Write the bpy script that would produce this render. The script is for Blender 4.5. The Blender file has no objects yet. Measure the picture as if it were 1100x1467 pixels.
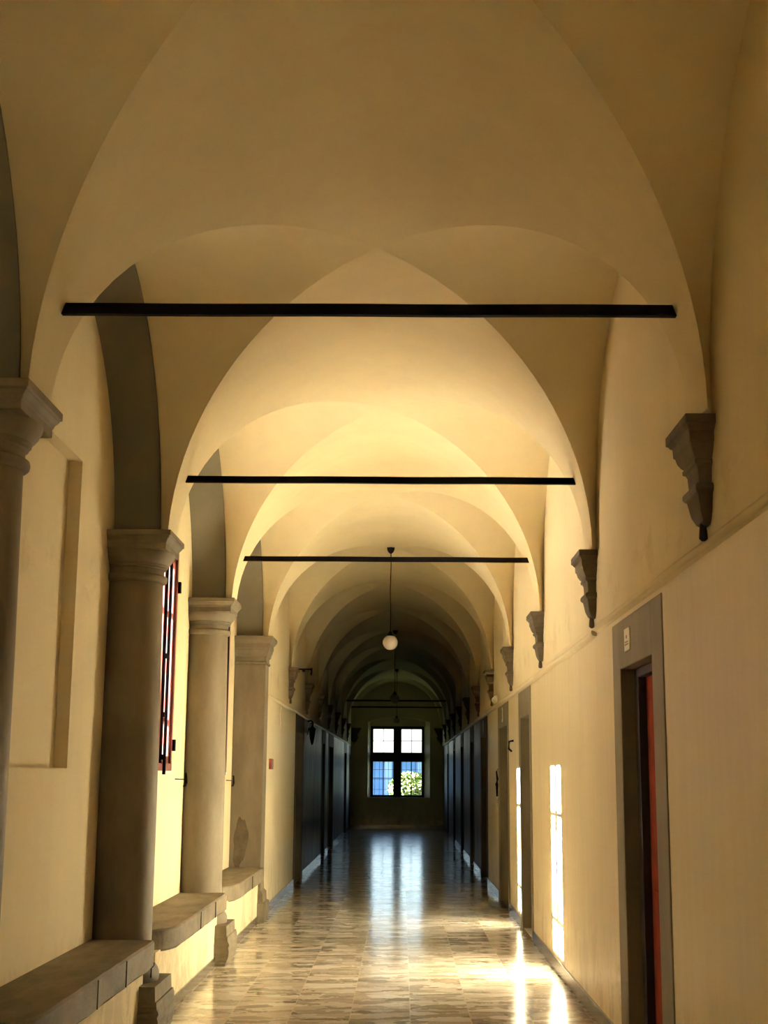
import bpy, bmesh, math, random
from mathutils import Vector, Matrix
random.seed(7)
PI = math.pi
S = bpy.context.scene
C = S.collection

# ------------------------------------------------------------------ measurements (metres)
XR, XL, XI, XU = 1.278, -1.540, -1.860, 1.245      # right wall, left wall / parapet, infill wall behind columns
Y0, D = 5.37, 3.313                     # first column in view, bay length
YK = lambda k: Y0 + (k - 1) * D
XC, RA, RB, RH, SPR = -0.15, 1.35, 1.487, 1.40, 2.99   # vault
YEND = 41.95
YBACK = YK(-2) - .1
TOP = 4.78

# ------------------------------------------------------------------ materials
def mat(name):
    m = bpy.data.materials.new(name); m.use_nodes = True
    nt = m.node_tree; nt.nodes.clear()
    out = nt.nodes.new('ShaderNodeOutputMaterial')
    b = nt.nodes.new('ShaderNodeBsdfPrincipled')
    nt.links.new(b.outputs[0], out.inputs[0])
    return m, nt, b, out
def N(nt, t, **kw):
    n = nt.nodes.new(t)
    for k, v in kw.items():
        if k.startswith('i_'):
            n.inputs[k[2:].replace('_', ' ')].default_value = v
        else: setattr(n, k, v)
    return n
def L(nt, a, b): nt.links.new(a, b)
def coords(nt, scale=(1, 1, 1), rot=(0, 0, 0)):
    g = N(nt, 'ShaderNodeNewGeometry')
    mp = N(nt, 'ShaderNodeMapping'); mp.inputs['Scale'].default_value = scale; mp.inputs['Rotation'].default_value = rot
    L(nt, g.outputs['Position'], mp.inputs['Vector'])
    return mp.outputs[0]
def noise(nt, v, scale, detail=4, rough=.55, dist=0):
    n = N(nt, 'ShaderNodeTexNoise'); n.inputs['Scale'].default_value = scale; n.inputs['Detail'].default_value = detail
    n.inputs['Roughness'].default_value = rough; n.inputs['Distortion'].default_value = dist
    L(nt, v, n.inputs['Vector']); return n.outputs['Fac']
def ramp(nt, f, stops):
    r = N(nt, 'ShaderNodeValToRGB'); e = r.color_ramp.elements
    while len(e) < len(stops): e.new(.5)
    for i, (p, c) in enumerate(stops):
        e[i].position = p; e[i].color = (c[0], c[1], c[2], 1) if hasattr(c, '__len__') else (c, c, c, 1)
    L(nt, f, r.inputs[0]); return r.outputs[0]
def mix(nt, f, a, b, typ='MIX'):
    n = N(nt, 'ShaderNodeMix', data_type='RGBA', blend_type=typ)
    for s, v in ((n.inputs[0], f), (n.inputs[6], a), (n.inputs[7], b)):
        if hasattr(v, 'links'): L(nt, v, s)
        elif hasattr(v, '__len__'): s.default_value = (*v, 1)
        else: s.default_value = v
    return n.outputs[2]
def mth(nt, op, a, b=0, clamp=False):
    n = N(nt, 'ShaderNodeMath', operation=op, use_clamp=clamp)
    for s, v in ((n.inputs[0], a), (n.inputs[1], b)):
        if hasattr(v, 'links'): L(nt, v, s)
        else: s.default_value = v
    return n.outputs[0]
def bump(nt, b, h, strength, dist=.01):
    n = N(nt, 'ShaderNodeBump'); n.inputs['Strength'].default_value = strength; n.inputs['Distance'].default_value = dist
    L(nt, h, n.inputs['Height']); L(nt, n.outputs[0], b.inputs['Normal'])

WALLC = (.72, .635, .43)
def wall_material(name, dado=True, stains=True, dark_from=None):
    m, nt, b, o = mat(name)
    v = coords(nt); g = N(nt, 'ShaderNodeSeparateXYZ'); L(nt, v, g.inputs[0])
    big = noise(nt, v, .9, 5)
    c = ramp(nt, big, [(.3, [x * .93 for x in WALLC]), (.7, [min(1, x * 1.04) for x in WALLC])])
    st = noise(nt, coords(nt, (3, 3, .35)), 2.2, 4)
    c = mix(nt, ramp(nt, st, [(.45, 0.), (.8, .22)]), c, (.62, .50, .31))
    if stains:      # peeling and damp near the floor, brown smudges above the string course
        pn = noise(nt, coords(nt, (2.0, 1.5, 1.0)), 2.4, 9, .72, .6)
        zf = mth(nt, 'SUBTRACT', 1, mth(nt, 'DIVIDE', g.outputs[2], .75), True)
        f = mth(nt, 'MULTIPLY', ramp(nt, pn, [(.50, 0.), (.56, 1.)]), mth(nt, 'POWER', zf, .9))
        c = mix(nt, mth(nt, 'MULTIPLY', f, .5), c, (.36, .27, .165))
        pn2 = noise(nt, coords(nt, (1, 1, 1.5)), 2.4, 7, .65)
        band = ramp(nt, mth(nt, 'ABSOLUTE', mth(nt, 'SUBTRACT', g.outputs[2], 2.68)), [(.03, 1.), (.22, 0.)])
        c = mix(nt, mth(nt, 'MULTIPLY', mth(nt, 'MULTIPLY', ramp(nt, pn2, [(.52, 0.), (.68, 1.)]), band), .45), c, (.45, .33, .19))
    L(nt, c, b.inputs['Base Color'])
    if dado:
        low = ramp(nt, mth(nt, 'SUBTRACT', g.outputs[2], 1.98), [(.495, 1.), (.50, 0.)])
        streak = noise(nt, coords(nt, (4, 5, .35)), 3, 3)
        if dark_from:   # the far stretch of dado is darker and streaked
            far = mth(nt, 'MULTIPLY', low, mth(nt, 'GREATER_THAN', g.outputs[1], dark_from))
            c = mix(nt, far, c, ramp(nt, streak, [(.35, (.055, .047, .036)), (.65, (.22, .19, .145))]))  # streaky reflections put into the colour
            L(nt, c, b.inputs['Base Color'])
        r = mth(nt, 'SUBTRACT', .80, mth(nt, 'MULTIPLY', low, mth(nt, 'ADD', .15, mth(nt, 'MULTIPLY', streak, .45))))
        L(nt, r, b.inputs['Roughness'])
        b.inputs['Specular IOR Level'].default_value = .3
    else:
        b.inputs['Roughness'].default_value = .9; b.inputs['Specular IOR Level'].default_value = .15
    h = mth(nt, 'ADD', noise(nt, v, 2.0, 3), mth(nt, 'MULTIPLY', noise(nt, v, 38, 4, .65), .12))
    bump(nt, b, h, .35, .02)
    return m
M = {}
M['wall'] = wall_material('cream_plaster_wall')
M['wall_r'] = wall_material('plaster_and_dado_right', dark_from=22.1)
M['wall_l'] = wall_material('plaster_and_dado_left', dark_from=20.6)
M['infill'] = wall_material('cream_plaster_infill', dado=False)
M['vault'] = wall_material('cream_plaster_vault', dado=False, stains=False)

def stone_material(name, c1, c2, sc=6, rough=.75, bmp=.5, lay=(1, 1, 1)):
    m, nt, b, o = mat(name)
    v = coords(nt, lay)
    n1 = noise(nt, v, sc, 8, .65); n2 = noise(nt, v, sc * .3, 4)
    f = mth(nt, 'ADD', mth(nt, 'MULTIPLY', n1, .6), mth(nt, 'MULTIPLY', n2, .5))
    L(nt, ramp(nt, f, [(.36, c1), (.72, c2)]), b.inputs['Base Color'])
    b.inputs['Roughness'].default_value = rough; b.inputs['Specular IOR Level'].default_value = .3
    bump(nt, b, mth(nt, 'ADD', n1, mth(nt, 'MULTIPLY', noise(nt, v, sc * 9, 3), .3)), bmp, .012)
    return m
M['stone'] = stone_material('grey_sandstone', (.10, .08, .053), (.25, .21, .145))
M['shaft'] = stone_material('column_sandstone', (.105, .082, .052), (.24, .20, .14), 3.5, .6, .35, (1, 1, .35))
M['bench'] = stone_material('bench_sandstone', (.10, .078, .05), (.27, .225, .155), 5, .7, .7, (1.6, .5, 1))
M['soffit'] = stone_material('grey_arch_paint', (.16, .145, .105), (.215, .195, .145), 3, .85, .2)
M['corbel'] = stone_material('corbel_sandstone', (.08, .062, .04), (.165, .13, .088), 9, .8, .5)
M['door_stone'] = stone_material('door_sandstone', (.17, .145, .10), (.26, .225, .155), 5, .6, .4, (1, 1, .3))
M['door_stone_dark'] = stone_material('door_sandstone_dark', (.045, .036, .025), (.10, .082, .056), 5, .6, .4, (1, 1, .3))  # door stone in a darker tone, for the far and left doorways
M['worn'] = stone_material('worn_sandstone', (.07, .055, .036), (.19, .155, .105), 7, .85, .7)
M['base'] = stone_material('baseboard_stone', (.12, .105, .085), (.27, .245, .20), 9, .05, .3, (1, 1, 1))
M['base'].node_tree.nodes['Principled BSDF'].inputs['Specular IOR Level'].default_value = .8

# glossy marble mosaic floor laid in square tiles of long shards
def floor_material():
    m, nt, b, o = mat('marble_mosaic_floor')
    T = .395
    g = N(nt, 'ShaderNodeNewGeometry'); sp = N(nt, 'ShaderNodeSeparateXYZ'); L(nt, g.outputs['Position'], sp.inputs[0])
    tx = mth(nt, 'DIVIDE', mth(nt, 'ADD', sp.outputs[0], 5.07), T); ty = mth(nt, 'DIVIDE', mth(nt, 'ADD', sp.outputs[1], 20), T)
    ix, iy = mth(nt, 'FLOOR', tx), mth(nt, 'FLOOR', ty)
    fx, fy = mth(nt, 'SUBTRACT', tx, ix), mth(nt, 'SUBTRACT', ty, iy)
    cid = N(nt, 'ShaderNodeCombineXYZ'); L(nt, ix, cid.inputs[0]); L(nt, iy, cid.inputs[1])
    wn = N(nt, 'ShaderNodeTexWhiteNoise', noise_dimensions='3D'); L(nt, cid.outputs[0], wn.inputs['Vector'])
    # shards: voronoi stretched across the corridor, offset per tile
    p = N(nt, 'ShaderNodeCombineXYZ')
    wob = noise(nt, coords(nt), 9, 2)
    L(nt, mth(nt, 'ADD', mth(nt, 'MULTIPLY', sp.outputs[0], 3.9), mth(nt, 'MULTIPLY', wob, 2.2)), p.inputs[0])
    L(nt, mth(nt, 'ADD', mth(nt, 'MULTIPLY', sp.outputs[1], 8.6), mth(nt, 'MULTIPLY', wob, 1.5)), p.inputs[1])
    L(nt, mth(nt, 'MULTIPLY', wn.outputs['Value'], 37.0), p.inputs[2])
    vo = N(nt, 'ShaderNodeTexVoronoi', feature='F1', voronoi_dimensions='3D'); L(nt, p.outputs[0], vo.inputs['Vector'])
    vo.inputs['Scale'].default_value = 1.0; vo.inputs['Randomness'].default_value = .9
    sc = N(nt, 'ShaderNodeSeparateColor'); L(nt, vo.outputs['Color'], sc.inputs[0])
    col = ramp(nt, sc.outputs[0], [(0, (.22, .175, .125)), (.2, (.31, .255, .195)), (.45, (.42, .36, .285)), (.7, (.54, .48, .395)), (1, (.68, .63, .54))])
    vein = noise(nt, coords(nt, (2, 4, 1)), 6, 5, .6)
    col = mix(nt, ramp(nt, vein, [(.4, .0), (.75, .25)]), col, (.34, .26, .17))
    vd = N(nt, 'ShaderNodeTexVoronoi', feature='DISTANCE_TO_EDGE', voronoi_dimensions='3D'); L(nt, p.outputs[0], vd.inputs['Vector'])
    vd.inputs['Scale'].default_value = 1.0; vd.inputs['Randomness'].default_value = .9
    col = mix(nt, ramp(nt, vd.outputs['Distance'], [(.0, .6), (.06, 0.)]), col, (.64, .57, .46))
    ex = mth(nt, 'MINIMUM', mth(nt, 'MINIMUM', fx, mth(nt, 'SUBTRACT', 1, fx)), mth(nt, 'MINIMUM', fy, mth(nt, 'SUBTRACT', 1, fy)))
    col = mix(nt, ramp(nt, ex, [(.004, .8), (.012, 0.)]), col, (.60, .50, .36))
    L(nt, col, b.inputs['Base Color'])
    rr = noise(nt, coords(nt), 3.5, 4)
    L(nt, mth(nt, 'ADD', .085, mth(nt, 'MULTIPLY', mth(nt, 'ADD', mth(nt, 'MULTIPLY', sc.outputs[1], .5), rr), .10)), b.inputs['Roughness'])
    b.inputs['Specular IOR Level'].default_value = .9
    hh = mth(nt, 'ADD', noise(nt, coords(nt), 5, 2), mth(nt, 'MULTIPLY', wn.outputs['Value'], .25))
    bump(nt, b, hh, .05, .01)
    return m
M['floor'] = floor_material()

def plain(name, c, rough=.5, metal=0, spec=.5, nz=.12, sc=12):
    m, nt, b, o = mat(name)
    f = noise(nt, coords(nt), sc, 4)
    L(nt, ramp(nt, f, [(.3, [x * (1 - nz) for x in c]), (.7, [min(1, x * (1 + nz)) for x in c])]), b.inputs['Base Color'])
    b.inputs['Roughness'].default_value = rough; b.inputs['Metallic'].default_value = metal; b.inputs['Specular IOR Level'].default_value = spec
    return m
M['iron'] = plain('black_iron', (.006, .005, .0045), .7, 0, .08)
M['maroon'] = plain('maroon_paint', (.22, .055, .045), .4, 0, .4, .25, 8)
M['brown'] = plain('dark_brown_wood', (.028, .014, .010), .6)
M['red'] = plain('red_brown_door', (.26, .03, .010), .7, 0, .08, .3, 5)
M['white'] = plain('white_card', (.80, .78, .70), .6, 0, .3, .03)
M['ink'] = plain('grey_ink', (.30, .28, .25), .7)
M['globe'] = plain('opal_glass', (.46, .42, .40), .18, 0, .6, .03)
M['blackhole'] = plain('dark_room', (.02, .015, .01), .9)
M['ext'] = plain('bounce_ground', (.62, .55, .45), .9)
M['facade'] = plain('shade_blue_facade', (.09, .21, .50), .9, 0, .2, .2, .5)  # bluish cast of shade painted into the wall colour
M['facade2'] = plain('shade_blue_pilaster', (.20, .34, .60), .9, 0, .2, .1, .5)  # same bluish shade in the colour, lighter for the stripes
M['low_bounce'] = plain('low_bounce_ground', (.035, .045, .018), .95, 0, .1, .3, 2)  # very dark ground colour, chosen to cut bounced sun
M['bark'] = plain('bark', (.10, .07, .05), .9)
M['leaf'] = plain('yellow_green_leaf', (.11, .15, .045), .6, 0, .2, .35, 3)
M['sun_block_roof'] = plain('sun_block_slab', (.3, .25, .2), .9)
m, nt, b, o = mat('window_glass')
tr = N(nt, 'ShaderNodeBsdfTransparent'); gl = N(nt, 'ShaderNodeBsdfGlossy'); gl.inputs['Roughness'].default_value = .03
fr = N(nt, 'ShaderNodeFresnel'); fr.inputs['IOR'].default_value = 1.45; ms = N(nt, 'ShaderNodeMixShader')
L(nt, mth(nt, 'MULTIPLY', fr.outputs[0], .6), ms.inputs[0]); L(nt, tr.outputs[0], ms.inputs[1]); L(nt, gl.outputs[0], ms.inputs[2]); L(nt, ms.outputs[0], o.inputs[0])
tr.inputs[0].default_value = (.96, .98, 1, 1)
M['glass'] = m

# ------------------------------------------------------------------ mesh helpers
def box(bm, x0, x1, y0, y1, z0, z1):
    vs = [bm.verts.new((x, y, z)) for z in (z0, z1) for y in (y0, y1) for x in (x0, x1)]
    for f in ((0, 2, 3, 1), (4, 5, 7, 6), (0, 1, 5, 4), (2, 6, 7, 3), (0, 4, 6, 2), (1, 3, 7, 5)):
        bm.faces.new([vs[i] for i in f])
def rings(bm, rs, cap=True):
    """loft a list of closed rings of points"""
    R = [[bm.verts.new(p) for p in r] for r in rs]
    for a, b_ in zip(R, R[1:]):
        n = len(a)
        for i in range(n): bm.faces.new((a[i], a[(i + 1) % n], b_[(i + 1) % n], b_[i]))
    if cap:
        bm.faces.new(list(reversed(R[0]))); bm.faces.new(R[-1])
def lathe(bm, prof, cx=0, cy=0, seg=48):
    rings(bm, [[(cx + r * math.cos(2 * PI * i / seg), cy + r * math.sin(2 * PI * i / seg), z) for i in range(seg)] for z, r in prof])
def tube(bm, pts, r, seg=10):
    pts = [Vector(p) for p in pts]; rs = []
    for i, p in enumerate(pts):
        t = (pts[min(i + 1, len(pts) - 1)] - pts[max(i - 1, 0)]).normalized()
        a = t.cross(Vector((0, 0, 1)) if abs(t.z) < .9 else Vector((1, 0, 0))).normalized(); b_ = t.cross(a)
        rr = r[i] if isinstance(r, (list, tuple)) else r
        rs.append([p + a * rr * math.cos(2 * PI * k / seg) + b_ * rr * math.sin(2 * PI * k / seg) for k in range(seg)])
    rings(bm, rs)
def sphere(bm, c, r, u=28, v=16, sz=1):
    prof = [(c[2] - r * sz * math.cos(PI * i / v), max(1e-4, r * math.sin(PI * i / v))) for i in range(v + 1)]
    lathe(bm, prof, c[0], c[1], u)
def mk(name, bm, m, parent=None, smooth=False, bevel=0, loc=None, fixn=True):
    if fixn: bmesh.ops.recalc_face_normals(bm, faces=bm.faces)
    me = bpy.data.meshes.new(name); bm.to_mesh(me); bm.free()
    o = bpy.data.objects.new(name, me); C.objects.link(o)
    me.materials.append(m)
    if loc: o.location = loc
    if parent: o.parent = parent
    if smooth:
        for p in me.polygons: p.use_smooth = True
        if smooth == 'auto':
            me.set_sharp_from_angle(angle=math.radians(38))
    if bevel:
        md = o.modifiers.new('bevel', 'BEVEL'); md.width = bevel; md.segments = 2; md.limit_method = 'ANGLE'; md.angle_limit = math.radians(40)
    return o
def tag(o, label=None, cat=None, group=None, kind=None):
    if label: o['label'] = label
    if cat: o['category'] = cat
    if group: o['group'] = group
    if kind: o['kind'] = kind
    return o
def empty(name, loc=(0, 0, 0), rz=0):
    o = bpy.data.objects.new(name, None); C.objects.link(o); o.location = loc; o.rotation_euler = (0, 0, rz); o.empty_display_size = .1
    return o
def dup(root, loc=None, rz=None):
    c = root.copy(); C.objects.link(c)
    if loc is not None: c.location = loc
    if rz is not None: c.rotation_euler = (0, 0, rz)
    for ch in list(root.children):
        d = ch.copy(); C.objects.link(d); d.parent = c
        for g in list(ch.children):
            e = g.copy(); C.objects.link(e); e.parent = d
    return c
def NB(): return bmesh.new()
def boxobj(name, dims, m, parent=None, bevel=0):
    bm = NB(); box(bm, *dims); return mk(name, bm, m, parent, bevel=bevel)

# ------------------------------------------------------------------ floor, end and back walls, roof
bm = NB(); box(bm, -2.1, 1.95, YBACK - .3, YEND + .6, -.12, 0)
tag(mk('floor', bm, M['floor']), kind='structure')

# right wall with door openings: (open y0, y1, outer y0, y1, leaf depth)
RD = [(6.95, 7.96, 6.66, 8.23), (13.75, 14.76, 13.58, 14.98), (16.64, 17.93, 16.46, 18.2), (20.72, 22.08, 20.53, 22.33),
      (24.6, 25.6, 24.4, 25.8), (28.6, 29.6, 28.4, 29.8), (33.0, 34.0, 32.8, 34.2), (37.5, 38.5, 37.3, 38.7)]
LDR = [(20.15, 21.35, 19.9, 21.62), (26.7, 27.6, 26.5, 27.8), (29.2, 30.9, 28.95, 31.2), (37.1, 38.4, 36.9, 38.7), (40.6, 41.2, 40.45, 41.35)]
DT = 2.17
def wall_run(bm, xa, xb, y0, y1, opens):
    y = y0
    for o_ in opens:
        box(bm, xa, xb, y, o_[2], 0, TOP); box(bm, xa, xb, o_[2], o_[3], 2.448, TOP); y = o_[3]
    box(bm, xa, xb, y, y1, 0, TOP)
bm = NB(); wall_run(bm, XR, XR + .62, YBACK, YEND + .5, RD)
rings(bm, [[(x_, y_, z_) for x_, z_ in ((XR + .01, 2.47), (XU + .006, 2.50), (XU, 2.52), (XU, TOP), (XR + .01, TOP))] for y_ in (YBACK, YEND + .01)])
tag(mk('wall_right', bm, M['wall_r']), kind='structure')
Y4 = YK(4)
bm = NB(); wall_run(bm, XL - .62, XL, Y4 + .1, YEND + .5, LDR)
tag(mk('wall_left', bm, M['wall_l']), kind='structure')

# end wall with a deep splayed niche round its window
def end_wall():
    bm = NB(); t = .5; y = YEND
    nx0, nx1, zb, zs, za = -1.03, .86, .87, 3.17, 3.32
    box(bm, -2.1, nx0, y, y + t, 0, TOP); box(bm, nx1, 1.95, y, y + t, 0, TOP)
    # top with flat segmental arch
    n = 16; pts = [(nx0 + (nx1 - nx0) * i / n, zs + (za - zs) * math.sin(PI * i / n) ** .8) for i in range(n + 1)]
    poly = pts + [(nx1, TOP), (nx0, TOP)]
    rings(bm, [[(px, y, pz) for px, pz in poly], [(px, y + t, pz) for px, pz in poly]])
    box(bm, nx0, nx1, y + .07, y + t, 0, zb)              # shallow apron recess below the sill
    # splayed cheeks and head narrowing to the window
    wx0, wx1, wz0, wz1 = -.95, .69, .92, 3.06
    for a, b_ in ((nx0, wx0), (nx1, wx1)):
        s = 1 if b_ > a else -1
        rings(bm, [[(a - s * .01, y + .01, zb), (b_, y + .36, zb), (b_, y + t, zb), (a - s * .01, y + t, zb)],
                   [(a - s * .01, y + .01, za), (b_, y + .36, za), (b_, y + t, za), (a - s * .01, y + t, za)]])
    box(bm, nx0, nx1, y + .30, y + t, wz1, 3.35)
    box(bm, nx0, nx1, y + .05, y + t, zb - .01, wz0)
    return mk('wall_end', bm, M['wall'])
tag(end_wall(), kind='structure')
# back wall behind the viewer, with a big opening like the far one
bm = NB(); box(bm, -2.1, 1.95, YBACK - .4, YBACK, 0, TOP)
tag(mk('wall_back', bm, M['wall']), kind='structure')

# ------------------------------------------------------------------ infill wall behind the columns
WZ0, WZ1 = 1.58, 3.33
bays = {-2: 'win', -1: 'blind', 0: 'blind', 1: 'blind', 2: 'win', 3: 'win'}  # rearmost window is added behind the viewer for fill light
bm = NB()
y = YBACK
for k in range(-2, 4):
    yc = YK(k) + D / 2 + {2: .17, 3: .45}.get(k, 0); h = {2: .48, 3: .34, -2: .36}.get(k, .59)
    a, b_ = yc - h, yc + h
    if k == 1: a, b_ = 6.50, 7.66
    box(bm, XI - .16, XI, y, a, 0, TOP)
    if bays[k] == 'win':
        box(bm, XI - .16, XI, a, b_, 0, WZ0); box(bm, XI - .16, XI, a, b_, WZ1, TOP)
    else:
        box(bm, XI - .16, XI, a, b_, 0, WZ0); box(bm, XI - .16, XI, a, b_, WZ1, TOP); box(bm, XI - .16, XI - .075, a, b_, WZ0, WZ1)
    y = b_
box(bm, XI - .16, XI, y, Y4 + .15, 0, TOP)
tag(mk('wall_infill', bm, M['infill']), kind='structure')
bm = NB(); box(bm, -2.3, 2.1, YBACK - .4, YEND + .55, TOP, TOP + .2)  # unseen slab added above the vaults to stop sun leaking in
tag(mk('sun_block_roof', bm, M['sun_block_roof']), kind='structure')

# ------------------------------------------------------------------ groin vaults
bm = NB()
nphi, nw = 40, 10
WRH_L, WRH_R, BW = 1.55, 1.50, 1.645
def quadgrid(bm, P):
    V = [[bm.verts.new(p) for p in row] for row in P]
    for i in range(len(V) - 1):
        for j in range(len(V[0]) - 1):
            bm.faces.new((V[i][j], V[i][j + 1], V[i + 1][j + 1], V[i + 1][j]))
for k in range(-2, 12):
    yc = YK(k) + D / 2
    for s in (-1, 1):   # webs of the long barrel
        P = []
        for i in range(nphi + 1):
            ph = PI * i / nphi; x = XC + RA * math.cos(ph); z = SPR + RH * math.sin(ph); yg = RB * abs(math.cos(ph))
            P.append([(x, yc + s * (yg + (D / 2 - yg) * j / nw), z) for j in range(nw + 1)])
        quadgrid(bm, P)
    for side in (-1, 1):  # cross webs, ruled from the groin to the wall arch
        xw = XU + .01 if side > 0 else (-1.575 if k < 4 else XL - .01)
        hw = WRH_R if side > 0 or k >= 4 else WRH_L
        P = []
        for i in range(nphi + 1):
            ph = PI * i / nphi
            gx = XC + side * RA * abs(math.cos(ph)); gy = yc + RB * math.cos(ph); gz = SPR + RH * math.sin(ph)
            wx, wy, wz = xw, yc + BW * math.cos(ph), SPR + hw * math.sin(ph)
            P.append([(gx + (wx - gx) * j / nw, gy + (wy - gy) * j / nw, gz + (wz - gz) * j / nw) for j in range(nw + 1)])
        quadgrid(bm, P)
o = mk('ceiling', bm, M['vault'], smooth=True, fixn=False); tag(o, kind='structure')

# grey arch soffits between the columns
tn = 1
for k in range(-2, 4):
    yc = YK(k) + D / 2; P = []; bm = NB(); n = 48
    for i in range(n + 1):
        ph = PI * i / n; c, s = math.cos(ph), math.sin(ph)
        P.append([(-1.572, yc + (BW + .04) * c, SPR + (WRH_L + .05) * s), (-1.572, yc + (BW - .02) * c, SPR + (WRH_L - .02) * s),
                  (-1.60, yc + (BW - .035) * c, SPR + (WRH_L - .035) * s), (-1.90, yc + 1.565 * c, SPR + 1.43 * s)])
    quadgrid(bm, P)
    # solid wall head above the soffit, hidden between vault and roof
    o = mk('trim_%d' % tn, bm, M['soffit'], smooth='auto', fixn=False); tn += 1
    tag(o, kind='structure')

# ------------------------------------------------------------------ string courses and baseboards
def prof_run(bm, x, y0, y1, s, z0, z1, d):
    """small rounded moulding on wall x, projecting s*d"""
    n = 6; zc, h = (z0 + z1) / 2, (z1 - z0) / 2
    pr = [(x - s * .01, z0)] + [(x + s * d * math.cos(a), zc + h * math.sin(a)) for a in [(-PI / 2) + PI * i / n for i in range(n + 1)]] + [(x - s * .01, z1)]
    m_ = max(1, int((y1 - y0) / .5)); rs = []
    for j in range(m_ + 1):
        yy = y0 + (y1 - y0) * j / m_; w = .004 * math.sin(yy * 2.3) + .003 * math.sin(yy * 5.1 + 1)
        rs.append([(px, yy, pz + w) for px, pz in pr])
    rings(bm, rs)
def string(x, y0, y1, s, zo):
    bm = NB(); prof_run(bm, x, y0, y1, s, 2.478 + zo, 2.512 + zo, .016)
    return bm
bm = string(XR - .022, YBACK, 8.95, -1, .01); prof_run(bm, XR - .015, 8.9, YEND, -1, 2.455, 2.505, .026)
tag(mk('trim_%d' % tn, bm, M['wall'], smooth='auto'), kind='structure'); tn += 1
bm = NB(); prof_run(bm, XL, Y4 + .3, YEND, 1, 2.43, 2.475, .022)
tag(mk('trim_%d' % tn, bm, M['wall'], smooth='auto'), kind='structure'); tn += 1
def gaps(y0, y1, opens):
    y = y0; out = []
    for o_ in opens:
        if o_[2] > y: out.append((y, o_[2]))
        y = o_[3]
    out.append((y, y1)); return out
bm = NB()
for a, b_ in gaps(YBACK, YEND, RD): box(bm, XR - .014, XR + .01, a, b_, 0, .105)
tag(mk('baseboard_right', bm, M['base'], bevel=.003), kind='structure')
bm = NB()
for a, b_ in gaps(Y4 + .28, YEND, LDR): box(bm, XL - .01, XL + .014, a, b_, 0, .105)
for k in range(-2, 4): box(bm, XL - .01, XL + .014, YK(k) + .29, YK(k + 1) - .3, 0, .075)
tag(mk('baseboard_left', bm, M['base'], bevel=.003), kind='structure')
boxobj('baseboard_end', (XL, XR, YEND - .015, YEND + .01, 0, .11), M['base']).__setitem__('kind', 'structure')

# ------------------------------------------------------------------ parapets and benches
for k in range(-2, 4):
    bm = NB(); box(bm, XI - .05, XL, YK(k) + .2, YK(k + 1) - .2, 0, .45)
    tag(mk('wall_parapet' + ('' if k == -2 else '.%03d' % (k + 2)), bm, M['infill']), kind='structure')
BL = {1: 'large grey stone bench slab in the nearest bay, before the blind recess',
      2: 'grey stone bench slab with a rounded end below the maroon window',
      3: 'farthest grey stone bench slab with an angled end, running up to the square pier',
      0: 'grey stone bench slab in the bay behind the nearest column'}
def bench(k):
    y0, y1 = {0: (2.4, 5.08), 1: (5.62, 8.46), 2: (8.98, 11.83), 3: (12.28, 15.08)}[k]
    xf = {1: -1.470, 2: -1.462, 3: -1.472, 0: -1.47}[k]; r = .34 if k == 3 else .22; xb = XI - .02
    pts = [(xb, y0), (xf - r * (.75 if k == 3 else 1), y0)]
    if k == 3: pts += [(xf - .10, y0 + .12), (xf - .02, y0 + .40)]
    else: pts += [(xf - r + r * math.sin(a), y0 + r * 1.6 - r * 1.6 * math.cos(a)) for a in [PI / 2 * i / 10 for i in range(1, 11)]]
    # slightly irregular front edge made of several stones
    ys = [y0 + r * 1.6 + .15 + i * .16 for i in range(40)]
    pts += [(xf + random.uniform(-.004, .004), yy) for yy in ys if yy < y1 - .1]
    pts += [(xf - .002, y1 - .015), (xf - .02, y1), (xb, y1)]
    th = {1: .155, 2: .14, 3: .14, 0: .15}[k]
    bm = NB(); z1 = .575
    rings(bm, [[(px - (.012 if px > -1.6 else 0), py, z1 - th) for px, py in pts], [(px, py, z1 - th + .012 + .006 * math.sin(py * 9)) for px, py in pts],
               [(px, py, z1 - .012) for px, py in pts], [(px - (.010 if px > -1.6 else 0), py, z1) for px, py in pts]])
    # worn joints cut as thin dark grooves on the front
    o = mk('stone_bench', bm, M['bench'])
    for yj in {1: (6.9, 7.6), 2: (10.3, 11.1), 3: (13.9,), 0: (3.5,)}[k]:
        cb = NB(); box(cb, xf - .012, xf + .0045, yj - .003, yj + .003, z1 - th + .01, z1 - .01); mk('joint', cb, M['brown'], o)
    return o
for k in (1, 2, 3): tag(bench(k), BL[k], 'bench', 'stone benches between the columns', 'thing')

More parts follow.
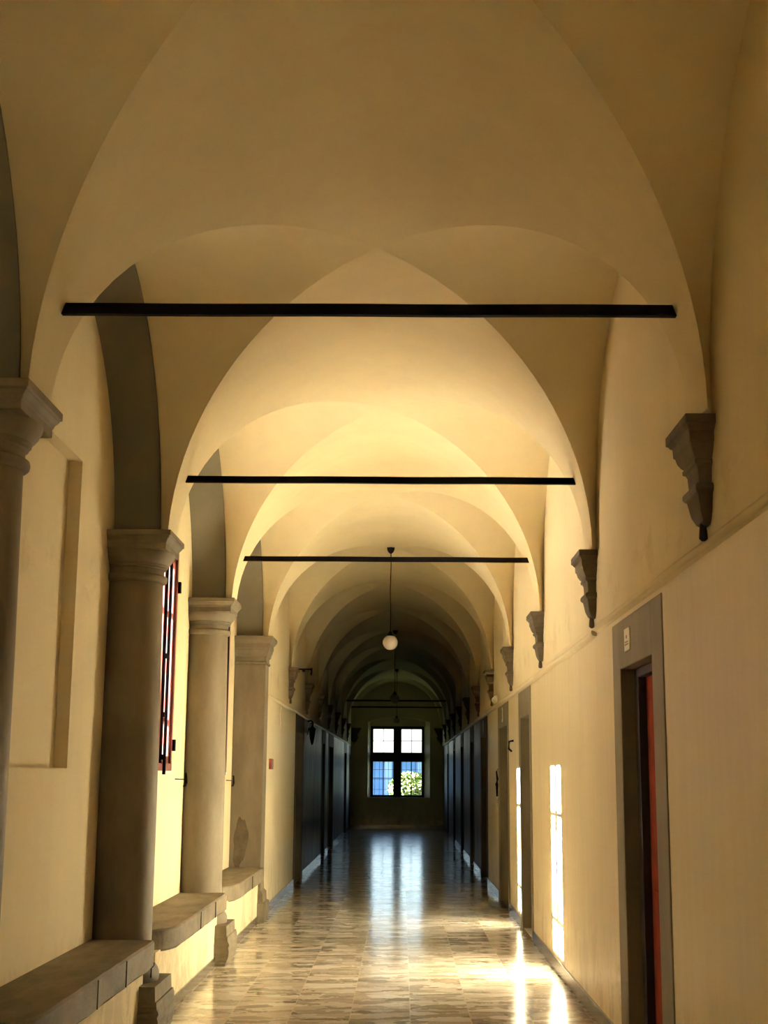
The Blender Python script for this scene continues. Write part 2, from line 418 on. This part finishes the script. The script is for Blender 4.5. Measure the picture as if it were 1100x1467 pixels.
# ------------------------------------------------------------------ columns
CX = -1.73
def sq(h, z, cx=0, cy=0, c=0):
    return [(cx - h, cy - h, z), (cx + h, cy - h, z), (cx + h, cy + h, z), (cx - h, cy + h, z)]
def make_column():
    root = empty('stone_column', (CX, YK(2) - .03, 0))
    bm = NB()
    lathe(bm, [(.40, .2), (.6, .201), (1.3, .201), (2.0, .197), (2.79, .187)])
    mk('shaft', bm, M['shaft'], root, smooth='auto')
    bm = NB()
    lathe(bm, [(2.752, .187), (2.757, .203), (2.765, .212), (2.779, .215), (2.793, .212), (2.80, .203), (2.803, .192), (2.838, .192), (2.843, .205), (2.855, .206),
               (2.857, .215), (2.870, .216), (2.874, .222), (2.895, .240), (2.925, .255), (2.945, .258), (2.95, .24), (2.96, .23)])
    mk('capital', bm, M['shaft'], root, smooth='auto')
    bm = NB(); rings(bm, [sq(.240, 2.946), sq(.240, 2.985), sq(.244, 2.988), sq(.248, 3.0), sq(.262, 3.018), sq(.264, 3.026), sq(.273, 3.028), sq(.273, 3.062)])
    mk('abacus', bm, M['shaft'], root, bevel=.004)
    bm = NB(); lathe(bm, [(.26, .2), (.262, .235)] + [(.35 - .085 * math.cos(a), .17 + .085 * math.sin(a)) for a in [PI * i / 12 for i in range(1, 12)]] + [(.438, .2), (.47, .2)])
    mk('base_torus', bm, M['shaft'], root, smooth='auto')
    bm = NB(); rings(bm, [sq(.29, .235), sq(.285, .32)]); rings(bm, [sq(.285, 0), sq(.305, .06), sq(.312, .17), sq(.30, .235)])
    bmesh.ops.subdivide_edges(bm, edges=bm.edges, cuts=4, use_grid_fill=True)
    for v in bm.verts:
        if v.co.z < .23: v.co += Vector((random.uniform(-.006, .006), random.uniform(-.006, .006), 0))
    mk('plinth', bm, M['stone'], root)
    return root
cols = [(2, 'second nearest round stone column, before the maroon window'),
        (1, 'nearest round stone column, cut by the left edge of the photo'),
        (3, 'farthest round stone column, beyond the maroon window')]
proto = None
for k, lab in cols:
    o = proto if False else None
    if proto is None: proto = o = make_column()
    else: o = dup(proto, (CX, YK(k) - .03, 0))
    tag(o, lab, 'column', 'round columns of the arcade', 'thing')
# square pier ending the arcade
pr = empty('stone_pier', (-1.70, Y4 - .02, 0))
bm = NB(); rings(bm, [sq(.185, 0.4), sq(.185, 2.80)]); mk('shaft', bm, M['shaft'], pr, bevel=.008)
bm = NB(); rings(bm, [sq(.185, 2.76), sq(.20, 2.765), sq(.203, 2.785), sq(.19, 2.795), sq(.19, 2.84), sq(.205, 2.85), sq(.21, 2.88), sq(.222, 2.91), sq(.226, 2.935), sq(.232, 2.94), sq(.232, 2.985), sq(.245, 3.0), sq(.262, 3.025), sq(.268, 3.03), sq(.268, 3.065), sq(.2, 3.075)])
mk('capital', bm, M['shaft'], pr, bevel=.003)
bm = NB(); rings(bm, [sq(.24, 0), sq(.245, .2), sq(.22, .21), sq(.215, .3), sq(.19, .33), sq(.185, .45)]); mk('plinth', bm, M['stone'], pr, bevel=.006)
bm = NB(); rnd = random.Random(5); n = 40; pp = []; q = 1
for i in range(n):
    a = 2 * PI * i / n; q = 1 + .10 * math.sin(3 * a + 1) + .07 * math.sin(7 * a) + rnd.uniform(-.03, .03); pp.append((-.045 + .075 * q * math.cos(a) + .02 * math.sin(a), .83 + .27 * q * math.sin(a)))
rings(bm, [[(px, yy, pz) for px, pz in pp] for yy in (-.188, -.183)]); mk('worn_patch', bm, M['worn'], pr)['label'] = 'darker worn patch of stone'
tag(pr, 'square stone pier with a moulded capital, ending the row of columns', 'pier', kind='thing')
# worn patches on the pier face
# ------------------------------------------------------------------ corbels
def make_corbel(k):
    root = empty('stone_corbel', (XU, YK(1) + .10, 2.97))
    secs = [(.012, .215, .21), (-.026, .215, .21), (-.030, .200, .197), (-.043, .190, .187), (-.048, .178, .172), (-.088, .175, .170), (-.092, .165, .160),
            (-.118, .155, .150), (-.14, .135, .132), (-.152, .115, .115), (-.155, .127, .126), (-.172, .125, .124), (-.175, .110, .112), (-.19, .098, .103), (-.248, .092, .098),
            (-.252, .118, .122), (-.262, .130, .132), (-.278, .130, .132), (-.288, .118, .122), (-.292, .106, .110), (-.31, .10, .106), (-.36, .085, .09), (-.395, .06, .066), (-.41, .03, .045)]
    secs = [(z, p * .56, h) for z, p, h in secs]
    bm = NB(); rings(bm, [[(-p, -h, z), (.02, -h, z), (.02, h, z), (-p, h, z)] for z, p, h in secs])
    mk('bracket_body', bm, M['corbel'], root, bevel=.003)
    bm = NB(); lathe(bm, [(-.47, .008), (-.46, .018), (-.43, .016), (-.39, .010)], -.02, 0, 10)
    mk('drop', bm, M['corbel'], root, smooth=True)
    return root
CLR = ['nearest and largest stone corbel, before the doorway with the white sign', 'stone corbel just beyond the doorway with the white sign',
       'stone corbel above the sunlit patch of wall, before the second doorway', 'stone corbel between the second and third doorways on the right',
       'stone corbel just beyond the small white wall lamp', 'stone corbel above the fourth doorway on the right',
       'dim stone corbel above the fifth doorway on the right', 'dark stone corbel above the sixth doorway on the right',
       'dark stone corbel between the sixth and seventh doorways on the right', 'dark stone corbel between the seventh and last doorways on the right',
       'dark stone corbel beyond the last doorway on the right']
cb = make_corbel(1)
G = 'stone corbels carrying the vaults'
for i, lab in enumerate(CLR):
    o = cb if i == 0 else dup(cb, (XU, YK(i + 1) + .10, 2.97))
    tag(o, lab, 'corbel', G, 'thing')
CLL = ['nearest stone corbel on the left wall, beside the short iron rod', 'second stone corbel on the left wall, above the iron lantern',
       'dark stone corbel just before the second doorway on the left', 'dark stone corbel between the second and third doorways on the left',
       'dark stone corbel just beyond the wide third doorway on the left', 'dark stone corbel before the fourth doorway on the left', 'dark stone corbel just beyond the fourth doorway on the left']
for i, lab in enumerate(CLL):
    tag(dup(cb, (XL, YK(i + 5) + .04, 2.98), PI), lab, 'corbel', G, 'thing')
for x, lab in ((XL + .09, 'stone corbel in the corner of the end wall, left of the far window'), (XR - .09, 'stone corbel in the corner of the end wall, right of the far window')):
    tag(dup(cb, (x, YEND, 2.98), PI / 2), lab, 'corbel', G, 'thing')

# ------------------------------------------------------------------ tie rods
rods = [(1, 'thick black iron tie rod spanning the nearest bay, closest to the camera', .024), (2, 'black iron tie rod between the second column and second corbel', .022),
        (3, 'black iron tie rod just in front of the first hanging globe', .022), (10, 'thin black tie rod crossing above the far window, upper of two', .02), (11, 'thin black tie rod above the far window, lower of two', .02)]
for k, lab, r in rods:
    bm = NB(); h = 3.457; xo = RA * math.sqrt(1 - ((h - SPR) / RH) ** 2) + .01
    y = YK(k) + (.03 if k < 5 else 0); n = 12
    rs = []
    for i in range(n + 1):
        x = XC - xo + 2 * xo * i / n; dz = .0012 * math.sin(i * 1.3 + k)
        rs.append([(x, y - r * .7, h - r + dz), (x, y + r * .7, h - r + dz), (x, y + r * .7, h + r + dz), (x, y - r * .7, h + r + dz)])
    rings(bm, rs)
    tag(mk('tie_rod', bm, M['iron'], bevel=.003), lab, 'tie rod', 'iron tie rods across the corridor', 'thing')

# ------------------------------------------------------------------ pendant lamps
PL = [(4, 3.19, .094, 'nearest hanging globe lamp of white opal glass on a long cord'), (7, 3.05, .092, 'middle hanging globe lamp, dark against the arches above the far window'),
      (10, 3.02, .078, 'farthest and smallest hanging globe lamp, over the far window')]
for k, zc, r, lab in PL:
    yc = YK(k) + D / 2; root = empty('pendant_lamp', (XC + (0 if k == 4 else .01), yc, zc))
    top = SPR + RH - zc
    bm = NB(); lathe(bm, [(top - .075, .012), (top - .06, .03), (top - .03, .045), (top + .01, .05)], seg=20); mk('ceiling_rose', bm, M['iron'], root, smooth='auto')
    bm = NB(); tube(bm, [(.004 * math.sin(t * 9), 0, r + .03 + (top - .07 - r - .03) * t) for t in [i / 12 for i in range(13)]], .0055, 8); mk('cord', bm, M['iron'], root, smooth=True)
    bm = NB(); lathe(bm, [(r * .86, r * .5), (r * .95, r * .46), (r * 1.15, r * .30), (r + .045, .012)], seg=20); mk('cap', bm, M['iron'], root, smooth='auto')
    bm = NB(); sphere(bm, (0, 0, 0), r, 36, 20); mk('globe', bm, M['globe'], root, smooth=True)
    tag(root, lab, 'pendant lamp', 'globe lamps hanging down the corridor', 'thing')

# ------------------------------------------------------------------ doors
def door(idx, x, s, od, depth, leafm, label, big=True):
    """s: direction into the wall (+1 right wall, -1 left wall)"""
    y0, y1, a, b_ = od
    root = empty('door_%d' % idx, (0, 0, 0)); root['kind'] = 'structure'; root['label'] = label
    e = .008; zt = 2.45
    bm = NB()
    def bx(xa, xb, *r): box(bm, min(xa, xb), max(xa, xb), *r)
    bx(x - s * e, x + s * (depth + .1), a, y0, 0, zt - .0); bx(x - s * e, x + s * (depth + .1), y1, b_, 0, zt)
    bx(x - s * e, x + s * (depth + .1), y0 + .0005, y1 - .0005, DT, zt)
    # reveals thicker toward the back
    mk('surround', bm, M['door_stone'] if idx < 4 else M['door_stone_dark'], root, bevel=.006)
    bm = NB(); d = depth
    def bx(xa, xb, *r): box(bm, min(xa, xb), max(xa, xb), *r)
    f = .05
    bx(x + s * (d - .045), x + s * (d + .04), y0, y0 + f, 0, DT); bx(x + s * (d - .045), x + s * (d + .04), y1 - f * 2.2, y1, 0, DT); bx(x + s * (d - .045), x + s * (d + .04), y0, y1, DT - f, DT)
    mk('door_frame', bm, M['brown'], root, bevel=.004)
    bm = NB()
    bx2 = lambda xa, xb, *r: box(bm, min(xa, xb), max(xa, xb), *r)
    bx2(x + s * (d + .0), x + s * (d + .045), y0 + f, y1 - f * 2.2, .01, DT - f)
    for z0, z1 in ((.2, .95), (1.1, 1.98)):     # raised panels
        bx2(x + s * (d - .012), x + s * (d + .01), y0 + f + .14, y1 - f * 2.2 - .14, z0, z1)
    leaf = mk('door_leaf', bm, leafm, root, bevel=.006)
    bm = NB(); yh = y0 + f + .07
    tube(bm, [(x + s * d, yh, 1.05), (x + s * (d - .03), yh, 1.05), (x + s * (d - .035), yh + .015, 1.05), (x + s * (d - .035), yh + .10, 1.05)], .008, 8)
    mk('handle', bm, M['iron'], leaf, smooth=True)
    bm = NB(); bx3 = lambda xa, xb, *r: box(bm, min(xa, xb), max(xa, xb), *r)
    bx3(x + s * .012, x + s * (d + .1), y0, y1, -.01, .004)
    mk('threshold', bm, M['white'] if idx == 2 else M['stone'], root)
    return root
dl = ['doorway with grey stone surround and white sign, nearest on the right', 'second doorway on the right, at the sun patch', 'third doorway on the right, with a numeral on its lintel',
      'fourth doorway on the right', 'fifth doorway on the right, in shade', 'sixth doorway on the right, in shade', 'seventh doorway on the right, in shade', 'last doorway on the right before the end wall']
dps = [.12, .24, .2, .2, .15, .15, .15, .15]
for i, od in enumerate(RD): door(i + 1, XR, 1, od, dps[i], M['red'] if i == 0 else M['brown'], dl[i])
dl2 = ['first doorway on the left beyond the pier', 'second doorway on the left', 'wide third doorway on the left', 'fourth doorway on the left', 'last doorway on the left by the end wall']
for i, od in enumerate(LDR): door(i + 9, XL, -1, od, .2, M['brown'], dl2[i])

# ------------------------------------------------------------------ windows in the infill wall
def small_window(idx, k, label):
    hw = {2: .48, 3: .34, -2: .36}[k]; yc = YK(k) + D / 2 + {2: .17, 3: .45}.get(k, 0); a, b_ = yc - hw, yc + hw
    root = empty('window_%d' % idx); root['kind'] = 'structure'; root['label'] = label
    X1 = XI + .028; X0 = XI - .11
    bm = NB(); f = .055
    box(bm, X0, X1, a, a + f, WZ0, WZ1); box(bm, X0, X1, b_ - f, b_, WZ0, WZ1); box(bm, X0, X1, a, b_, WZ0, WZ0 + f); box(bm, X0, X1, a, b_, WZ1 - f, WZ1)
    mk('window_frame', bm, M['maroon'], root, bevel=.004)
    for q, (ya, yb) in enumerate(((a + f, yc), (yc, b_ - f))):
        g = .045; xa, xb = XI - .085, XI + .012
        bm = NB(); z0, z1 = WZ0 + f, WZ1 - f
        box(bm, xa, xb, ya, ya + g, z0, z1); box(bm, xa, xb, yb - g, yb, z0, z1); box(bm, xa, xb, ya, yb, z0, z0 + g * 1.3); box(bm, xa, xb, ya, yb, z1 - g, z1)
        sash = mk('casement', bm, M['maroon'], root, bevel=.003)
        bm = NB()
        for z in (1.98, 2.83): box(bm, XI - .075, XI - .035, ya + g, yb - g, z - .015, z + .015)
        mk('glazing_bar', bm, M['brown'], sash)
        bm = NB(); box(bm, XI - .062, XI - .058, ya + g, yb - g, z0 + g, z1 - g); mk('pane', bm, M['glass'], sash)
    bm = NB(); box(bm, XI - .02, XI + .028, yc - .022, yc + .022, WZ0 + .05, WZ1 - .05); tube(bm, [(XI + .05, yc, WZ0 - .03), (XI + .05, yc, WZ1 - .05)], .013, 8)
    for z in (WZ0 + .1, 2.0, 2.45, WZ1 - .15): box(bm, XI + .01, XI + .05, yc - .02, yc + .02, z - .02, z + .02)
    mk('bolt_bar', bm, M['iron'], root, smooth='auto')
    for z in (1.78, 3.05) if k == 2 else ():
        boxobj('hinge', (XI + .01, XI + .05, b_ - .01, b_ + .03, z - .045, z + .045), M['iron'], root)
    boxobj('sill', (XI - .01, XI + .02, a - .02, b_ + .06, WZ0 - .02, WZ0 - .004), M['white'], root)
    return root
small_window(1, 2, 'maroon casement window behind the second column')
small_window(2, 3, 'maroon casement window behind the farthest round column'); small_window(4, -2, 'unseen casement window added behind the viewer for fill light')


# iron shutter hooks on the infill wall
def hook(y, z, lab):
    root = empty('iron_hook', (XI, y, z))
    bm = NB(); tube(bm, [(-.01, -.38, .004), (.006, -.38, .004), (.012, -.2, .002), (.03, 0, 0)], .0045, 6); mk('stem', bm, M['iron'], root, smooth=True)
    bm = NB(); tube(bm, [(.03, .0, .055), (.032, .005, .02), (.034, .0, -.03), (.03, -.02, -.05), (.025, -.06, -.055)], [.008, .010, .012, .011, .007], 8); mk('catch', bm, M['iron'], root, smooth=True)
    tag(root, lab, 'hook', 'iron catches on the wall between the columns', 'thing')
hook(11.72, 1.51, 'black iron catch on the wall beside the maroon window, at the third column')
hook(15.04, 1.49, 'black iron catch on the wall just before the square pier')
# ring bolt above the second column's base
bm = NB(); tube(bm, [(-1.488, 8.46, .36), (-1.487, 8.46, .42)], .004, 6)
tube(bm, [(-1.487 + .016 * math.cos(a), 8.46, .436 + .016 * math.sin(a)) for a in [2 * PI * i / 14 for i in range(15)]], .004, 6)
tag(mk('ring_bolt', bm, M['iron'], smooth=True), 'small black iron ring bolt above the base of the second column', 'ring bolt', kind='thing')

# ------------------------------------------------------------------ far window
root = empty('window_3'); root['kind'] = 'structure'; root['label'] = 'large dark framed cross window in the end wall'
WY = YEND + .36
bm = NB(); fx0, fx1, fz0, fz1 = -.96, .70, .92, 3.07
ff = .09; cx = (fx0 + fx1) / 2
box(bm, fx0, fx0 + ff, WY, WY + .09, fz0, fz1); box(bm, fx1 - ff, fx1, WY, WY + .09, fz0, fz1); box(bm, fx0, fx1, WY, WY + .09, fz0, fz0 + .07); box(bm, fx0, fx1, WY, WY + .09, fz1 - .10, fz1)
box(bm, cx - .125, cx + .125, WY - .02, WY + .09, fz0, fz1); box(bm, fx0, fx1, WY - .01, WY + .09, 1.985, 2.27)
mk('window_frame', bm, M['brown'], root, bevel=.006)
for xa, xb in ((fx0 + ff, cx - .125), (cx + .125, fx1 - ff)):
    for za, zb in ((fz0 + .07, 1.985), (2.27, fz1 - .10)):
        bm = NB(); mx, mz = (xa + xb) / 2, (za + zb) / 2
        box(bm, mx - .011, mx + .011, WY + .03, WY + .05, za, zb); box(bm, xa, xb, WY + .03, WY + .05, mz - .011, mz + .011)
        gbar = mk('glazing_bar', bm, M['brown'], root)
        bm = NB(); box(bm, xa, xb, WY + .038, WY + .042, za, zb); mk('pane', bm, M['glass'], gbar)
bm = NB(); box(bm, cx - .03, cx + .03, WY - .05, WY - .02, 1.32, 1.42); tube(bm, [(cx + .02, WY - .05, 1.37), (cx + .12, WY - .06, 1.37), (cx + .13, WY - .06, 1.40)], .02, 8)
mk('handle', bm, M['iron'], root)
bm = NB()   # outer iron grille
for i in range(1, 12): x = fx0 + (fx1 - fx0) * i / 12; tube(bm, [(x, WY + .22, fz0), (x, WY + .22, 2.0)], .006, 6)
for z in (1.15, 1.45, 1.75): tube(bm, [(fx0, WY + .22, z), (fx1, WY + .22, z)], .006, 6)
mk('grille', bm, M['iron'], root)

# ------------------------------------------------------------------ wall fittings
# white sign on the first doorway's lintel
root = empty('door_sign', (XR - .009, 7.665, 2.315))
boxobj('plate', (-.006, .002, -.085, .085, -.062, .066), M['white'], root, bevel=.002)
bm = NB(); box(bm, -.0075, -.0055, -.018, .018, .008, .026)
for z, w in ((-.012, .052), (-.026, .058)): 
    n = 7
    for i in range(n): box(bm, -.0075, -.0055, -w + 2 * w * i / n, -w + 2 * w * (i + .72) / n, z - .004, z + .004)
mk('print', bm, M['ink'], root)
tag(root, 'small white sign on the stone lintel of the nearest doorway', 'sign', kind='thing')
def numeral(txt, y, z, lab):
    cu = bpy.data.curves.new('numeral', 'FONT'); cu.body = txt; cu.size = .26; cu.extrude = .004; cu.align_x = 'CENTER'; cu.align_y = 'CENTER'
    tmp = bpy.data.objects.new('tmp', cu); C.objects.link(tmp); bpy.context.view_layer.update()
    me = bpy.data.meshes.new_from_object(tmp.evaluated_get(bpy.context.evaluated_depsgraph_get())); bpy.data.objects.remove(tmp); me.materials.clear(); me.materials.append(M['white'])
    o = bpy.data.objects.new('door_numeral', me); C.objects.link(o); o.rotation_euler = (PI / 2, 0, -PI / 2); o.location = (XR - .013, y, z)
    o.name = 'numeral'; o.parent = bpy.data.objects[lab]; o['label'] = 'pale painted numeral'
numeral('3', 17.3, 2.31, 'door_3')
numeral('1', 21.4, 2.31, 'door_4')
# little twin white lamp above the third doorway
root = empty('wall_lamp', (XR, 18.0, 2.56))
boxobj('back_plate', (-.03, .005, -.06, .06, -.04, .04), M['white'], root, bevel=.006)
for yy in (-.12, .13):
    bm = NB(); sphere(bm, (-.05, yy, -.01), .043, 18, 12); mk('lamp_head', bm, M['white'], root, smooth=True)
bm = NB(); tube(bm, [(-.05, -.12, 0), (-.03, 0, 0), (-.05, .13, 0)], .012, 8); mk('arm', bm, M['white'], root, smooth=True)
tag(root, 'small white twin-headed wall lamp on the string course above the third doorway', 'wall lamp', kind='thing')
# dark ironwork fittings
bm = NB(); tube(bm, [(XR - .0, 15.75, 1.96), (XR - .05, 15.76, 1.95), (XR - .055, 15.78, 1.87), (XR - .02, 15.8, 1.84)], .012, 8)
tag(mk('wall_hook', bm, M['iron'], smooth=True), 'small dark hook on the wall between the second and third doorways', 'hook', kind='thing')
root = empty('bell_pull', (XR, 18.35, 1.40))
bm = NB(); tube(bm, [(0, 0, .26), (-.02, 0, .22), (-.012, -.04, .12), (-.02, -.02, .06), (-.012, .03, .0), (-.016, 0, -.1)], [.006, .01, .014, .02, .018, .01], 8); mk('bracket', bm, M['iron'], root, smooth=True)
bm = NB()
for i in range(5): sphere(bm, (-.016, 0, -.125 - i * .03), .011, 10, 8)
mk('beads', bm, M['white'], root, smooth=True)
tag(root, 'dark hanging bell pull with pale beads beyond the third doorway', 'bell pull', kind='thing')
bm = NB(); box(bm, XR - .004, XR + .01, 8.30, 8.36, 2.545, 2.565)
tag(mk('wall_cleat', bm, M['brown']), 'tiny dark cleat on the wall above the nearest doorway', 'cleat', kind='thing')
# left wall: bracket rod, lantern bracket, bell box, trunking strip
bm = NB(); y = 19.1
tube(bm, [(XL - .01, y, 3.015), (XL + .15, y, 3.013), (XL + .27, y, 3.013)], .012, 8); tube(bm, [(XL + .27, y, 3.03), (XL + .272, y, 2.98), (XL + .265, y, 2.93)], .012, 8); tube(bm, [(XL + .14, y, 2.995), (XL + .18, y, 2.995)], .018, 8)
tag(mk('iron_bracket', bm, M['iron'], smooth='auto'), 'short black iron rod projecting from the left wall beside the nearest left corbel', 'bracket', kind='thing')
root = empty('iron_lantern', (XL, 22.4, 2.3)); 
bm = NB(); tube(bm, [(0, 0, .12), (.06, 0, .13), (.09, 0, .10), (.08, 0, .02)], .014, 8); tube(bm, [(0, 0, -.10), (.02, 0, -.0), (.07, 0, .1)], .010, 8); mk('bracket', bm, M['iron'], root, smooth=True)
bm = NB(); lathe(bm, [(-.26, .008), (-.23, .022), (-.14, .042), (-.04, .052), (.0, .06), (.03, .025), (.06, .01)], .08, 0, 6); mk('lantern_body', bm, M['iron'], root)
tag(root, 'dark iron lantern on a scrolled bracket on the left wall', 'lantern', kind='thing')
boxobj_ = boxobj('bell_box', (XL - .005, XL + .03, 16.0, 16.26, 1.62, 1.74), M['maroon'], bevel=.006)
tag(boxobj_, 'small dark red box on the wall just beyond the square pier', 'switch box', kind='thing')
tag(boxobj('trunking', (XL - .005, XL + .012, 17.4, 17.5, 2.10, 2.43), M['wall'], bevel=.003), 'pale vertical strip of trunking below the string course on the left', 'trunking', kind='thing')
# worn stone step at the third doorway
bm = NB(); rings(bm, [[(XR - .22 + .22 * (1 - math.sin(PI * i / 14)), 16.75 + 1.1 * i / 14, z) for i in range(15)] + [(XR, 17.85, z), (XR, 16.75, z)] for z in (0, .018)])
tag(mk('door_mat', bm, M['base'], bevel=.003), 'low dark half-round stone step on the floor at the third doorway', 'mat', kind='thing')

# ------------------------------------------------------------------ outside
tag(boxobj('exterior_ground', (-60, 60, -40, 34, -.5, -.3), M['ext']), kind='structure')  # unseen pale ground added to bounce sun in through the side windows
tag(boxobj('exterior_low_bounce', (-60, 60, 34, 110, -.5, -.3), M['low_bounce']), kind='structure')  # unseen dark ground added to cut bounce into the far window
root = empty('building', (-2, 66, -.3), math.radians(30))
boxobj('wall', (-14, 12, 0, 8, 0, 2.72), M['facade'], root)
for i in range(14):
    x = -13.5 + i * 1.85; boxobj('pilaster', (x, x + .35, -.18, .02, 0, 2.7), M['facade2'], root)
boxobj('cornice', (-14.2, 12.2, -.3, 0.1, 2.66, 2.78), M['facade'], root)
tag(root, 'building outside the far window, with blue shade painted into its colour', 'building', kind='thing')
def tree(x, y, h, r, lab, n=2600):
    root = empty('tree', (x, y, -.3)); bm = NB()
    tube(bm, [(0, 0, 0), (.05, 0, h * .3), (0, .05, h * .6)], [.14, .1, .06], 10)
    for a in range(5): tube(bm, [(0, 0, h * .35), (math.cos(a * 1.3) * r * .6, math.sin(a * 1.3) * r * .6, h * .7)], [.05, .02], 6)
    mk('trunk', bm, M['bark'], root, smooth=True)
    bm = NB(); rnd = random.Random(3)
    for i in range(n):
        d = Vector((rnd.gauss(0, 1), rnd.gauss(0, 1), rnd.gauss(0, 1))).normalized() * r * rnd.uniform(.55, 1) ** .5
        p = Vector((d.x, d.y, h * .68 + d.z * .75)) ; s = rnd.uniform(.05, .11)
        u = Vector((rnd.uniform(-1, 1), rnd.uniform(-1, 1), rnd.uniform(-1, 1))).normalized(); w = u.orthogonal().normalized()
        bm.faces.new([bm.verts.new(q) for q in (p - u * s, p + w * s * .5, p + u * s, p - w * s * .5)])
    mk('crown', bm, M['leaf'], root, fixn=False)
    tag(root, lab, 'tree', 'trees outside the far window', 'thing')
tree(.33, 55, 2.05, .85, 'yellow-green leafy tree seen through the lower right panes of the far window')

# ------------------------------------------------------------------ light
w = bpy.data.worlds.new('world'); S.world = w; w.use_nodes = True; nt = w.node_tree; nt.nodes.clear()
sky = N(nt, 'ShaderNodeTexSky', sky_type='NISHITA'); sky.sun_disc = False; sky.sun_elevation = math.radians(40); sky.sun_rotation = math.radians(200)
bg = N(nt, 'ShaderNodeBackground'); out = N(nt, 'ShaderNodeOutputWorld'); L(nt, sky.outputs[0], bg.inputs[0]); L(nt, bg.outputs[0], out.inputs[0])
bg.inputs[1].default_value = .058
sun = bpy.data.lights.new('sun', 'SUN'); sun.energy = 40; sun.angle = math.radians(.45); sun.color = (1, .95, .86)
so = bpy.data.objects.new('sun', sun); C.objects.link(so)
so.rotation_euler = Vector((1, .318, -.495)).to_track_quat('-Z', 'Y').to_euler(); so.location = (-8, 5, 9)
def portal(loc, direction, sx, sy, energy=None, col=(1, 1, 1)):
    a = bpy.data.lights.new('window_daylight', 'AREA'); a.shape = 'RECTANGLE'; a.size = sx; a.size_y = sy
    ob = bpy.data.objects.new('window_daylight', a); C.objects.link(ob); ob.location = loc
    ob.rotation_euler = Vector(direction).to_track_quat('-Z', 'Z').to_euler()
    a.cycles.is_portal = True
for k in (-2, 2, 3): portal((XI - .18, YK(k) + D / 2, (WZ0 + WZ1) / 2), (1, 0, 0), 1.2, 1.8)
portal((-.12, YEND + .56, 2.0), (0, -1, 0), 1.7, 2.3)

# ------------------------------------------------------------------ camera (solved from the photograph)
pitch, yaw, roll = .192136, .014190, .007865
F = Vector((-math.sin(yaw) * math.cos(pitch), math.cos(yaw) * math.cos(pitch), math.sin(pitch)))
Rt = Vector((math.cos(yaw), math.sin(yaw), 0)); U = Rt.cross(F)
c, s = math.cos(roll), math.sin(roll)
R2 = Rt * c + U * s; U2 = U * c - Rt * s
cam = bpy.data.cameras.new('camera'); co = bpy.data.objects.new('camera', cam); C.objects.link(co)
co.matrix_world = Matrix((( R2.x, U2.x, -F.x, 0), (R2.y, U2.y, -F.y, 0), (R2.z, U2.z, -F.z, 1.55), (0, 0, 0, 1)))
cam.sensor_fit = 'VERTICAL'; cam.sensor_height = 36; cam.lens = 1945.58 / 1467 * 36; cam.clip_end = 300
S.camera = co
S.view_settings.view_transform = 'Standard'; S.view_settings.look = 'None'; S.view_settings.gamma = 1; S.view_settings.use_curve_mapping = False
S.view_settings.exposure = 3.38
cy = S.cycles; cy.max_bounces = 20; cy.diffuse_bounces = 14; cy.glossy_bounces = 6; cy.transparent_max_bounces = 12; cy.sample_clamp_indirect = 8; cy.use_denoising = True; cy.caustics_reflective = False; cy.caustics_refractive = False
